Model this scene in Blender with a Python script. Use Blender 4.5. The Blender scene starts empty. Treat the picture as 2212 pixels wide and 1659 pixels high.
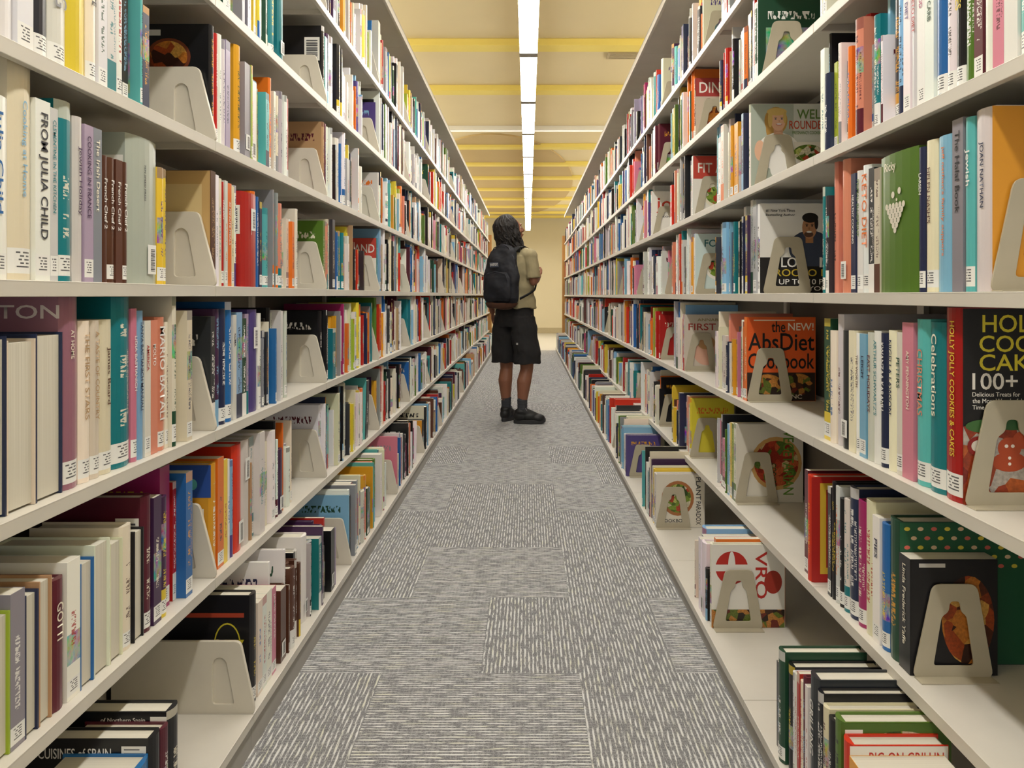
import bpy, bmesh, math, random
import numpy as np
from mathutils import Vector, Matrix, Euler
random.seed(11)
scene=bpy.context.scene
COL=scene.collection
F=1700.0; H=0.96
# ---------------------------------------------------------------- helpers
def lin(h):
    h=h.lstrip('#'); o=[]
    for i in (0,2,4):
        c=int(h[i:i+2],16)/255.0
        o.append(c/12.92 if c<=0.04045 else ((c+0.055)/1.055)**2.4)
    return (o[0],o[1],o[2],1.0)
def link(o,parent=None):
    COL.objects.link(o)
    if parent is not None: o.parent=parent
    return o
def mkobj(name,mesh,parent=None,loc=(0,0,0),**props):
    o=bpy.data.objects.new(name,mesh); o.location=loc
    link(o,parent)
    for k,v in props.items(): o[k]=v
    return o
class NT:
    def __init__(s,name):
        s.m=bpy.data.materials.new(name); s.m.use_nodes=True
        s.n=s.m.node_tree.nodes; s.l=s.m.node_tree.links
        s.b=s.n['Principled BSDF']
    def new(s,t,**k):
        n=s.n.new(t)
        for a,b in k.items(): setattr(n,a,b)
        return n
    def put(s,sock,v):
        if isinstance(v,bpy.types.NodeSocket): s.l.new(v,sock)
        else: sock.default_value=v
    def math(s,op,a,b=0.0,c=None,clamp=False):
        n=s.new('ShaderNodeMath',operation=op); n.use_clamp=clamp
        s.put(n.inputs[0],a); s.put(n.inputs[1],b)
        if c is not None: s.put(n.inputs[2],c)
        return n.outputs[0]
    def mul(s,*a):
        r=a[0]
        for x in a[1:]: r=s.math('MULTIPLY',r,x)
        return r
    def comb(s,x,y,z=0.0):
        n=s.new('ShaderNodeCombineXYZ'); s.put(n.inputs[0],x); s.put(n.inputs[1],y); s.put(n.inputs[2],z); return n.outputs[0]
    def sep(s,v):
        n=s.new('ShaderNodeSeparateXYZ'); s.put(n.inputs[0],v); return n.outputs
    def noise(s,vec,scale=1.0,detail=1.0,rough=0.5,col=False):
        n=s.new('ShaderNodeTexNoise'); s.put(n.inputs['Vector'],vec)
        n.inputs['Scale'].default_value=scale; n.inputs['Detail'].default_value=detail; n.inputs['Roughness'].default_value=rough
        return n.outputs['Color' if col else 'Fac']
    def mix(s,f,a,b):
        n=s.new('ShaderNodeMix',data_type='RGBA'); s.put(n.inputs[0],f); s.put(n.inputs[6],a); s.put(n.inputs[7],b); return n.outputs[2]
    def ramp(s,v,lo,hi):
        n=s.new('ShaderNodeMapRange'); s.put(n.inputs[0],v); n.inputs[1].default_value=lo; n.inputs[2].default_value=hi; return n.outputs[0]
    def bump(s,h,strength=0.2,dist=0.002):
        n=s.new('ShaderNodeBump'); s.put(n.inputs['Height'],h); n.inputs['Strength'].default_value=strength; n.inputs['Distance'].default_value=dist
        s.l.new(n.outputs[0],s.b.inputs['Normal'])
_mc={}
def plain(name,hexc,rough=0.5,var=0.06,scale=30,metal=0.0,emit=None,bump=0.0,bscale=200):
    if name in _mc: return _mc[name]
    t=NT(name); c=lin(hexc)
    g=t.new('ShaderNodeTexCoord').outputs['Object']
    n=t.noise(g,scale,3)
    d=tuple(x*(1-var*2) for x in c[:3])+(1,); e=tuple(min(1,x*(1+var)) for x in c[:3])+(1,)
    t.put(t.b.inputs['Base Color'],t.mix(n,d,e))
    t.b.inputs['Roughness'].default_value=rough; t.b.inputs['Metallic'].default_value=metal
    if bump: t.bump(t.noise(g,bscale,2),bump,0.002)
    if emit:
        t.b.inputs['Emission Color'].default_value=lin(emit[0]); t.b.inputs['Emission Strength'].default_value=emit[1]
    _mc[name]=t.m; return t.m
# ---------------------------------------------------------------- materials
def make_book_mat():
    t=NT('book_cover_procedural')
    a=t.new('ShaderNodeAttribute',attribute_name='bk').outputs['Vector']
    kind,r1,r2=t.sep(a)
    cA=t.new('ShaderNodeAttribute',attribute_name='cA').outputs['Color']
    cB=t.new('ShaderNodeAttribute',attribute_name='cB').outputs['Color']
    u,v,_=t.sep(t.new('ShaderNodeUVMap',uv_map='UVMap').outputs[0])
    def is_(k): return t.math('COMPARE',kind,float(k),0.3)
    gt=lambda x,y:t.math('GREATER_THAN',x,y); lt=lambda x,y:t.math('LESS_THAN',x,y)
    sp=is_(1); cv=is_(2); lb=is_(4)
    pic=t.noise(t.comb(t.math('MULTIPLY_ADD',v,6.0,t.mul(r1,77.0)),t.math('MULTIPLY_ADD',u,1.2,t.mul(r2,41.0))),1.6,4.0,0.65,col=True)
    h0=t.new('ShaderNodeHueSaturation'); h0.inputs['Saturation'].default_value=2.6; h0.inputs['Value'].default_value=0.75; t.l.new(pic,h0.inputs['Color'])
    pm=t.mul(sp,gt(t.math('FRACT',t.mul(r1,9.7)),0.66),gt(v,t.math('MULTIPLY_ADD',r2,0.4,0.2)),lt(v,t.math('MULTIPLY_ADD',r2,0.4,0.42)))
    c0=t.mix(t.mul(pm,.85),cA,h0.outputs[0])
    n=t.noise(t.comb(t.math('MULTIPLY_ADD',v,75.0,t.mul(r1,97.0)),t.math('MULTIPLY_ADD',u,3.2,t.mul(r2,31.0))),1.0,1.0)
    words=gt(t.noise(t.comb(t.math('MULTIPLY_ADD',v,9.0,t.mul(r2,50.0)),r1),1.0,0.0),0.40)
    tm=t.mul(sp,gt(n,0.50),words,gt(u,0.33),lt(u,0.67),gt(v,0.24),lt(v,t.math('MULTIPLY_ADD',r2,0.35,0.58)))
    # second, smaller line of print
    n3=t.noise(t.comb(t.math('MULTIPLY_ADD',v,130.0,t.mul(r2,57.0)),t.math('MULTIPLY_ADD',u,6.0,t.mul(r1,31.0))),1.0,1.0)
    tm3=t.mul(sp,gt(n3,0.52),gt(u,0.74),lt(u,0.88),gt(v,0.3),lt(v,t.math('MULTIPLY_ADD',r1,0.3,0.5)),gt(r2,0.45))
    c=t.mix(t.mul(t.math('MAXIMUM',tm,tm3),.85),c0,cB)
    band=t.mul(sp,gt(v,t.math('MULTIPLY_ADD',r1,0.12,0.82)),gt(r1,0.66))
    c=t.mix(band,c,t.mix(0.6,cA,cB))
    band2=t.mul(sp,lt(v,0.23),gt(r2,0.8)); c=t.mix(band2,c,cB)
    lab=t.mul(t.math('MAXIMUM',sp,lb),gt(v,0.03),lt(v,0.145),gt(t.math('FRACT',t.mul(r2,7.3)),0.3))
    rw=t.mul(v,62.0)
    ln=t.mul(gt(t.noise(t.comb(t.mul(u,6.0),t.mul(t.math('FLOOR',rw),7.3)),1.0,0.0),0.42),gt(t.math('FRACT',rw),0.55),gt(v,.05),lt(v,.13))
    lc=t.mix(t.mul(ln,gt(u,.22),lt(u,.78)),lin('#ecece8'),lin('#5a5a5c'))
    c=t.mix(lab,c,lc)
    art=t.noise(t.comb(t.math('MULTIPLY_ADD',u,3.0,t.mul(r1,40.0)),t.math('MULTIPLY_ADD',v,4.0,t.mul(r2,40.0))),1.6,4.0,0.6,col=True)
    hs=t.new('ShaderNodeHueSaturation'); hs.inputs['Saturation'].default_value=2.0; hs.inputs['Value'].default_value=0.8; t.l.new(art,hs.inputs['Color'])
    am=t.mul(cv,gt(u,0.12),lt(u,0.88),gt(v,0.1),lt(v,t.math('MULTIPLY_ADD',r1,0.3,0.35)),gt(t.math('FRACT',t.mul(r2,5.1)),0.35))
    c=t.mix(t.mul(am,0.8),c,hs.outputs[0])
    n2=t.noise(t.comb(t.math('MULTIPLY_ADD',u,26.0,t.mul(r2,97.0)),t.math('MULTIPLY_ADD',v,12.0,t.mul(r1,31.0))),1.0,1.0)
    tm2=t.mul(cv,gt(n2,0.52),gt(u,0.15),lt(u,0.85),gt(v,0.74),lt(v,0.84))
    c=t.mix(tm2,c,cB)
    t.put(t.b.inputs['Base Color'],c); t.b.inputs['Roughness'].default_value=0.30
    t.b.inputs['Specular IOR Level'].default_value=0.5
    return t.m
def make_page_mat():
    t=NT('paper_page_edges')
    u,v,_=t.sep(t.new('ShaderNodeUVMap',uv_map='UVMap').outputs[0])
    n=t.noise(t.comb(t.mul(u,60.0),t.mul(v,1.5)),1.0,2.0)
    t.put(t.b.inputs['Base Color'],t.mix(n,lin('#aaa38f'),lin('#f0ecdf'))); t.b.inputs['Roughness'].default_value=0.9
    return t.m
def make_art_mat(name,cols,scale):
    # mottled photographic-looking food texture
    t=NT(name); g=t.new('ShaderNodeTexCoord').outputs['Object']
    vo=t.new('ShaderNodeTexVoronoi'); t.put(vo.inputs['Vector'],g); vo.inputs['Scale'].default_value=scale
    r=t.new('ShaderNodeValToRGB'); r.color_ramp.interpolation='CONSTANT'
    x,_,_=t.sep(vo.outputs['Color']); t.l.new(x,r.inputs[0])
    el=r.color_ramp.elements; n=len(cols)
    el[0].color=lin(cols[0]); el[0].position=0; el[1].color=lin(cols[1]); el[1].position=1/n
    for k in range(2,n):
        e=el.new(k/n); e.color=lin(cols[k])
    nz=t.noise(g,scale*4,3)
    t.put(t.b.inputs['Base Color'],t.mix(t.ramp(nz,.3,.75),t.mix(.5,r.outputs[0],lin('#1a0e08')),r.outputs[0])); t.b.inputs['Roughness'].default_value=.35
    return t.m
def make_carpet():
    t=NT('carpet_tile_procedural')
    x,y,_=t.sep(t.new('ShaderNodeNewGeometry').outputs['Position'])
    T=0.5
    row=t.math('FLOOR',t.math('DIVIDE',y,T)); odd=t.math('MODULO',t.math('ABSOLUTE',row),2.0)
    col=t.math('FLOOR',t.math('MULTIPLY_ADD',odd,0.5,t.math('DIVIDE',t.math('ADD',x,0.12),T)))
    w=t.new('ShaderNodeTexWhiteNoise',noise_dimensions='2D'); t.put(w.inputs['Vector'],t.comb(t.math('ADD',col,3.0),row))
    d=t.math('GREATER_THAN',w.outputs['Value'],0.5)
    inv=t.math('SUBTRACT',1.0,d)
    a=t.math('ADD',t.mul(x,d),t.mul(y,inv)); b=t.math('ADD',t.mul(y,d),t.mul(x,inv))
    wob=t.mul(t.noise(t.comb(t.mul(a,50.0),t.mul(b,16.0)),1.0,1.0),0.0035)
    def cordf(p,q,per,sd):
        cord=t.math('ABSOLUTE',t.math('SINE',t.mul(t.math('ADD',p,wob),math.pi/per)))
        n=t.noise(t.comb(t.mul(p,170.0),t.math('MULTIPLY_ADD',q,22.0,sd)),1.0,3.0,0.65)
        return t.mul(t.ramp(cord,0.58,0.90),t.ramp(n,0.43,0.54))
    m=cordf(a,b,0.0108,3.0); m2=cordf(b,a,0.0108,31.0)
    mm=t.math('MAXIMUM',m,t.mul(m2,0.16))
    base=t.noise(t.comb(t.mul(x,380.0),t.mul(y,380.0)),1.0,2.0)
    dark=t.mix(t.ramp(base,.3,.7),lin('#57575a'),lin('#9a9a9b'))
    yel=t.ramp(t.noise(t.comb(t.mul(a,70.0),t.mul(b,10.0),3.0)),0.52,0.68)
    light=t.mix(t.mul(yel,0.45),lin('#e6e6e4'),lin('#d6d5ae'))
    c=t.mix(t.mul(mm,.9),dark,light)
    c=t.mix(t.mul(w.outputs['Value'],0.08),c,lin('#6a6a6b'))
    t.put(t.b.inputs['Base Color'],c); t.b.inputs['Roughness'].default_value=0.95
    t.b.inputs['Specular IOR Level'].default_value=0.1
    t.bump(t.math('ADD',mm,base),0.5,0.002)
    return t.m
BOOK=make_book_mat(); PAGE=make_page_mat(); CARPET=make_carpet()
ART={'@pizza':make_art_mat('printed_pizza_topping',['#a3301c','#c8472a','#e0c58a','#5c7a2a','#a3301c','#d96a3a'],55),
     '@stew':make_art_mat('printed_roast_dish',['#5a2a16','#c87a2a','#8a3a18','#e0a850','#3a1a10','#a8481c'],48),
     '@salad':make_art_mat('printed_salad_dish',['#5c7a2a','#8aa83a','#c8d070','#c8472a','#35561e','#e8e0c0'],60),
     '@cookie':make_art_mat('printed_cookies',['#b24a26','#a8401f','#d8cfc0','#8a2a1c','#c9652f','#c9bfb2'],34),
     '@grillpic':make_art_mat('printed_grill_food',['#4a2a1c','#d08a3e','#7a2a1a','#c98a3e','#2a1a12','#6a7a2a'],60)}
STEEL=plain('beige_painted_steel','#d2cdc2',0.36,0.05,9)
STEELD=plain('shaded_back_panel_steel','#665f55',0.6,0.05,8)  # steel darkened so the shade behind the books is in its colour
KICK=plain('kick_plate_steel','#a5a199',0.5,0.06,10)
PLASTIC=plain('cream_moulded_bracket','#d6cfbf',0.40,0.04,20)
BOOKEND=plain('putty_enamel_bookend','#b7ae97',0.30,0.06,25)
CEIL=plain('ceiling_plaster','#dccda6',0.9,0.03,2)
BEAM=plain('yellow_painted_beam','#f0dc78',0.7,0.04,3)
WALL=plain('cream_wall_paint','#d6cfba',0.85,0.03,2)
TILE=plain('pale_corridor_floor','#bdbbb6',0.5,0.05,4)
WOOD=plain('oak_end_panel','#b98442',0.5,0.2,6)
HOUS=plain('white_enamel_housing','#e8e6e0',0.4,0.02,10)
DIFF=plain('glowing_diffuser','#ffffff',0.5,0.0,1,emit=('#fffbf4',36.0))
# ---------------------------------------------------------------- mesh utils
def boxes_mesh(name,bl,mat,bevel=0.0):
    bm=bmesh.new()
    for (x0,x1,y0,y1,z0,z1) in bl:
        m=Matrix.Translation(((x0+x1)/2,(y0+y1)/2,(z0+z1)/2))@Matrix.Diagonal((abs(x1-x0),abs(y1-y0),abs(z1-z0),1))
        bmesh.ops.create_cube(bm,size=1,matrix=m)
    if bevel: bmesh.ops.bevel(bm,geom=bm.edges[:],offset=bevel,segments=2,affect='EDGES',profile=0.5)
    me=bpy.data.meshes.new(name); bm.to_mesh(me); bm.free(); me.materials.append(mat); return me
def poly_mesh(name,outer,holes,ext,mat,map3=None,bev=0.0):
    cu=bpy.data.curves.new(name,'CURVE'); cu.dimensions='2D'; cu.fill_mode='BOTH'; cu.extrude=ext; cu.bevel_depth=bev
    for pts in [outer]+holes:
        sp=cu.splines.new('POLY'); sp.points.add(len(pts)-1)
        for p,q in zip(sp.points,pts): p.co=(q[0],q[1],0,1)
        sp.use_cyclic_u=True
    o=bpy.data.objects.new(name,cu); COL.objects.link(o)
    dg=bpy.context.evaluated_depsgraph_get()
    me=bpy.data.meshes.new_from_object(o.evaluated_get(dg))
    bpy.data.objects.remove(o); me.name=name
    if map3:
        for v in me.vertices: v.co=map3(v.co)
        me.update()
    me.materials.clear(); me.materials.append(mat); return me
def round_poly(pts,r,n=4):
    out=[]; N=len(pts)
    for i in range(N):
        p=Vector(pts[i]); a=Vector(pts[i-1]); b=Vector(pts[(i+1)%N])
        da=(a-p).normalized(); db=(b-p).normalized()
        rr=min(r,(a-p).length*0.45,(b-p).length*0.45)
        p0=p+da*rr; p1=p+db*rr
        for k in range(n+1):
            t=k/n; q=p0*(1-t)**2+p*2*t*(1-t)+p1*t*t; out.append((q.x,q.y))
    return out
# ---------------------------------------------------------------- text system
TEXTQ=[]
def tmat(hexc):
    if hexc[0]=='@': return ART[hexc]
    return plain('ink_'+hexc.strip('#'),hexc,0.5,0.0,5)
def add_text(s,mapf,w,h,hexc,parent,name='spine_title'):
    TEXTQ.append((s,mapf,w,h,hexc,parent,name))
def flush_text():
    fo={}
    for q in TEXTQ:
        if q[0] not in fo:
            cu=bpy.data.curves.new('t','FONT'); cu.body=q[0]; cu.resolution_u=3; cu.offset=0.010
            o=bpy.data.objects.new('t',cu); COL.objects.link(o); fo[q[0]]=o
    bpy.context.view_layer.update(); dg=bpy.context.evaluated_depsgraph_get()
    base={}
    for s,o in fo.items():
        me=bpy.data.meshes.new_from_object(o.evaluated_get(dg))
        co=[v.co.copy() for v in me.vertices]
        x0=min(c.x for c in co);x1=max(c.x for c in co);y0=min(c.y for c in co);y1=max(c.y for c in co)
        for v in me.vertices: v.co=((v.co.x-x0)/(x1-x0),(v.co.y-y0)/(y1-y0),0)
        base[s]=me
    for o in list(fo.values()): bpy.data.objects.remove(o)
    for (s,mapf,w,h,hexc,parent,name) in TEXTQ:
        me=base[s].copy()
        for v in me.vertices: v.co=mapf(v.co.x*w,v.co.y*h)
        me.update(); me.materials.clear(); me.materials.append(tmat(hexc))
        mkobj(name,me,parent)
# ---------------------------------------------------------------- books
PAL={'white':'#eceae6','cream':'#e0d8be','offwhite':'#d8d5ce','ivory':'#e9e2ce','lavender':'#a99bb6','mauve':'#96697c','navy':'#232c4a','blue':'#2364a6','sky':'#82b2d3','teal':'#177880','aqua':'#5cb4b0','green':'#557626','lime':'#9fb12f','forest':'#214a34','red':'#ae1c17','scarlet':'#cf3118','maroon':'#58192a','pink':'#cd7a92','magenta':'#a22a64','salmon':'#da8a70','orange':'#dd7020','amber':'#dc9c28','yellow':'#e0c63c','brown':'#573425','tan':'#b4936a','black':'#151519','charcoal':'#303136','grey':'#898a8f','silver':'#b6b6b4','purple':'#50407e','plum':'#44284c','wine':'#7a2430'}
WP=[('white',20),('offwhite',12),('cream',8),('ivory',7),('navy',6),('blue',5),('sky',5),('teal',4),('aqua',2),('green',3),('lime',2),('forest',2),('red',5),('scarlet',3),('maroon',3),('pink',2),('magenta',1),('salmon',2),('orange',4),('amber',3),('yellow',3),('brown',3),('tan',2),('black',10),('charcoal',5),('grey',4),('silver',4),('purple',2),('plum',2),('lavender',1)]
WN=[a for a,b in WP for _ in range(b)]
DARKINK=['navy','black','red','teal','purple','blue','maroon','forest','orange','magenta','grey']
LIGHTINK=['white','ivory','yellow','white','sky','amber']
def lum(n):
    c=lin(PAL[n]); return .3*c[0]+.6*c[1]+.1*c[2]
class Acc:
    def __init__(s): s.v=[];s.f=[];s.k=[];s.a=[];s.b=[];s.r=[];s.uv=[];s.m=[]
    def mesh(s,name,pages=True):
        me=bpy.data.meshes.new(name); me.from_pydata(s.v,[],s.f)
        A=np.repeat(np.array(s.a,dtype=np.float32),4,axis=0).ravel(); B=np.repeat(np.array(s.b,dtype=np.float32),4,axis=0).ravel()
        K=np.repeat(np.array([(k,r[0],r[1]) for k,r in zip(s.k,s.r)],dtype=np.float32),4,axis=0).ravel()
        me.attributes.new('cA','FLOAT_COLOR','CORNER').data.foreach_set('color',A)
        me.attributes.new('cB','FLOAT_COLOR','CORNER').data.foreach_set('color',B)
        me.attributes.new('bk','FLOAT_VECTOR','CORNER').data.foreach_set('vector',K)
        uv=me.uv_layers.new(name='UVMap'); uv.data.foreach_set('uv',np.array(s.uv,dtype=np.float32).ravel())
        me.materials.append(BOOK); me.materials.append(PAGE)
        me.polygons.foreach_set('material_index',np.array(s.m,dtype=np.int32))
        me.update(); return me
def add_cover(acc,o,b,seg):
    s=b['s'];t=b['t'];h=b['h'];d=b['d'];bt=0.0028 if b['hard'] else 0.0008
    bul=min(.007,t*.2) if b['hard'] else 0.0
    out=[(-d,-t/2)]
    for i in range(seg+1):
        w=-t/2+t*i/seg; c=1-(2*i/seg-1)**2 if seg>1 else 0
        out.append((-bul+bul*c if seg>1 else 0,w))
    out.append((-d,t/2))
    inn=[(-d,-t/2+bt)]
    for i in range(seg+1):
        w=(-t/2+bt)+(t-2*bt)*i/seg; inn.append((-bul-bt,w))
    inn.append((-d,t/2-bt))
    n=len(out); L=out+inn[::-1]; N=2*n; base=len(acc.v)
    flip=b.get('flip')
    if flip: L=[(-d-p[0],p[1]) for p in L]
    rev=(s>0)!=bool(flip)
    sx=-s
    lean=b.get('lean',0.0)
    for z in (0.0,h):
        for p in L: acc.v.append((o[0]+sx*p[0],o[1]+p[1]+lean*z,o[2]+z))
    xmin=-d if s<0 else 0.0
    sk=b.get('sk',1); ck=b.get('ck',2)
    def face(idx,kind):
        if rev: idx=idx[::-1]
        acc.f.append([base+i for i in idx]); acc.k.append(kind); acc.m.append(0)
        acc.a.append(b['cA']); acc.b.append(b['cB']); acc.r.append((b['r1'],b['r2']))
        for i in idx:
            p=L[i%N]; z=0.0 if i<N else 1.0
            if kind in (1,4,5): acc.uv.append(((p[1]+t/2)/t if s<0 else (t/2-p[1])/t,z))
            else: acc.uv.append(((sx*p[0]-xmin)/d,z))
    for k in range(N):
        j=(k+1)%N
        kind=0
        if k<n-1: kind=ck if k in (0,n-2) else sk
        face([k,j,j+N,k+N],kind)
    for i in range(n-1):
        a0,a1,b1,b0=i,i+1,N-2-i,N-1-i
        face([a0+N,a1+N,b1+N,b0+N],0); face([b0,b1,a1,a0],0)
def add_pages(acc,o,b):
    s=b['s'];t=b['t'];h=b['h'];d=b['d'];bt=0.003 if b['hard'] else 0.001
    x0,x1=-d+(.004 if b['hard'] else 0.0005),-bt-(min(.007,t*.2) if b['hard'] else 0)
    if b.get('flip'): x0,x1=-d-x1,-d-x0
    y0,y1=-t/2+bt,t/2-bt; z0,z1=(.003,h-.004) if b['hard'] else (.0004,h-.0004)
    sx=-s; lean=b.get('lean',0.0); base=len(acc.v)
    P=[(x0,y0),(x1,y0),(x1,y1),(x0,y1)]
    for z in (z0,z1):
        for p in P: acc.v.append((o[0]+sx*p[0],o[1]+p[1]+lean*z,o[2]+z))
    for idx in ([0,1,5,4],[1,2,6,5],[2,3,7,6],[3,0,4,7],[4,5,6,7],[3,2,1,0]):
        if s>0: idx=idx[::-1]
        acc.f.append([base+i for i in idx]); acc.k.append(0); acc.m.append(1)
        acc.a.append((1,1,1,1)); acc.b.append((1,1,1,1)); acc.r.append((0,0))
        for i in idx:
            p=P[i%4]; acc.uv.append(((p[1]-y0)/(y1-y0)*max(.3,t*30),(p[0]+(z0 if i<4 else z1))*2))
XL=.656; XR=.635; XLB=.575; XRB=.48
ZL={3:1.895,2:1.59,1:1.285,0:.98,-1:.675,-2:.365,-3:.08}
ZR={3:1.86,2:1.565,1:1.27,0:.965,-1:.645,-2:.312,-3:.06}
YL=lambda k:.74+.914*k
YR=lambda k:.83+.92*k
NB=14
def front(s,row):
    if row==-3: return XLB if s<0 else XRB
    return XL if s<0 else XR
ROWN={3:'top',2:'second',1:'third',0:'eye-level',-1:'fifth',-2:'sixth',-3:'bottom'}
BOOKS=[]
def mkbook(s,row,y,t,h,col,cb=None,title=None,d=None,hard=None,setb=None,flip=False,first=False,cover=None,bay=9,lean=0.0,ts=1.0,tag=None,sart=None):
    if cb is None:
        cb=random.choice(DARKINK) if lum(col)>.25 else random.choice(LIGHTINK)
    if hard is None: hard=random.random()<.6
    b=dict(s=s,row=row,y=y,t=t,h=h,cn=col,bn=cb,d=d or min(.235,max(.14,h*random.uniform(.74,.86))),hard=hard,
           r1=random.random(),r2=random.random(),flip=flip,first=first,cover=cover,title=title,bay=bay,lean=lean,ts=ts,tag=tag,sart=sart)
    j=random.uniform(.90,1.08)
    cv=lin(PAL[col]); b['cA']=tuple(min(1,c*j*random.uniform(.93,1.07)) for c in cv[:3])+(1,); b['cB']=lin(PAL[cb])
    if title: b['sk']=4
    if tag or sart: b['sk']=5
    if cover: b['ck']=0
    b['x']=s*(front(s,row)+(setb if setb is not None else random.choice([.008,.014,.018,.022,.03,.038])*random.uniform(.8,1.2)))
    b['z']=(ZL if s<0 else ZR)[row]+.0004
    BOOKS.append(b); return b
CUST={}
def fill(s,row,bay,y0,y1,cust=None,room=0.0,only=False):
    y=y0; n=0; made=[]
    base_h=random.choice([.190,.210,.235]) if row>-2 else random.choice([.175,.19,.205])
    run=0
    for c in (cust or []):
        t,h,col=c[0]/1000,c[1]/1000,c[2]; title=c[3] if len(c)>3 else None; cb=c[4] if len(c)>4 else None
        opt=c[5] if len(c)>5 else {}
        mkbook(s,row,y+t/2,t-.0006,h,col,cb,title,bay=bay,first=(n==0 or opt.get('big',False)),cover=(opt.get('cover')),flip=opt.get('flip',False),hard=opt.get('hard',None),setb=opt.get('setb',.016),d=opt.get('d'),ts=opt.get('ts',1.0),tag=opt.get('tag'),sart=opt.get('sart'))
        y+=t; n+=1
    if only: return y
    while True:
        t=random.choice([.008,.010,.013,.015,.018,.021,.026,.034,.042])*random.uniform(.85,1.15)
        if y+t>y1: break
        if run<=0:
            run=random.choice([1,1,1,1,1,1,2,3]); col=random.choice(WN); cb=random.choice(DARKINK) if lum(col)>.25 else random.choice(LIGHTINK); h=min(.285,base_h+random.uniform(-.035,.068)); th=t
        run-=1
        made.append(mkbook(s,row,y+t/2,t-.0006,h+random.uniform(-.004,.004),col,cb,bay=bay,first=(n==0),tag=('code' if t>.036 and random.random()<.6 else None)))
        y+=t; n+=1
    if s<0 and room>.08 and len(made)>6 and random.random()<.6:
        k=random.choice([1,2,3]); 
        for q in made[-k:]: q['lean']=.13; q['y']+=.002
    return y
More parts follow.
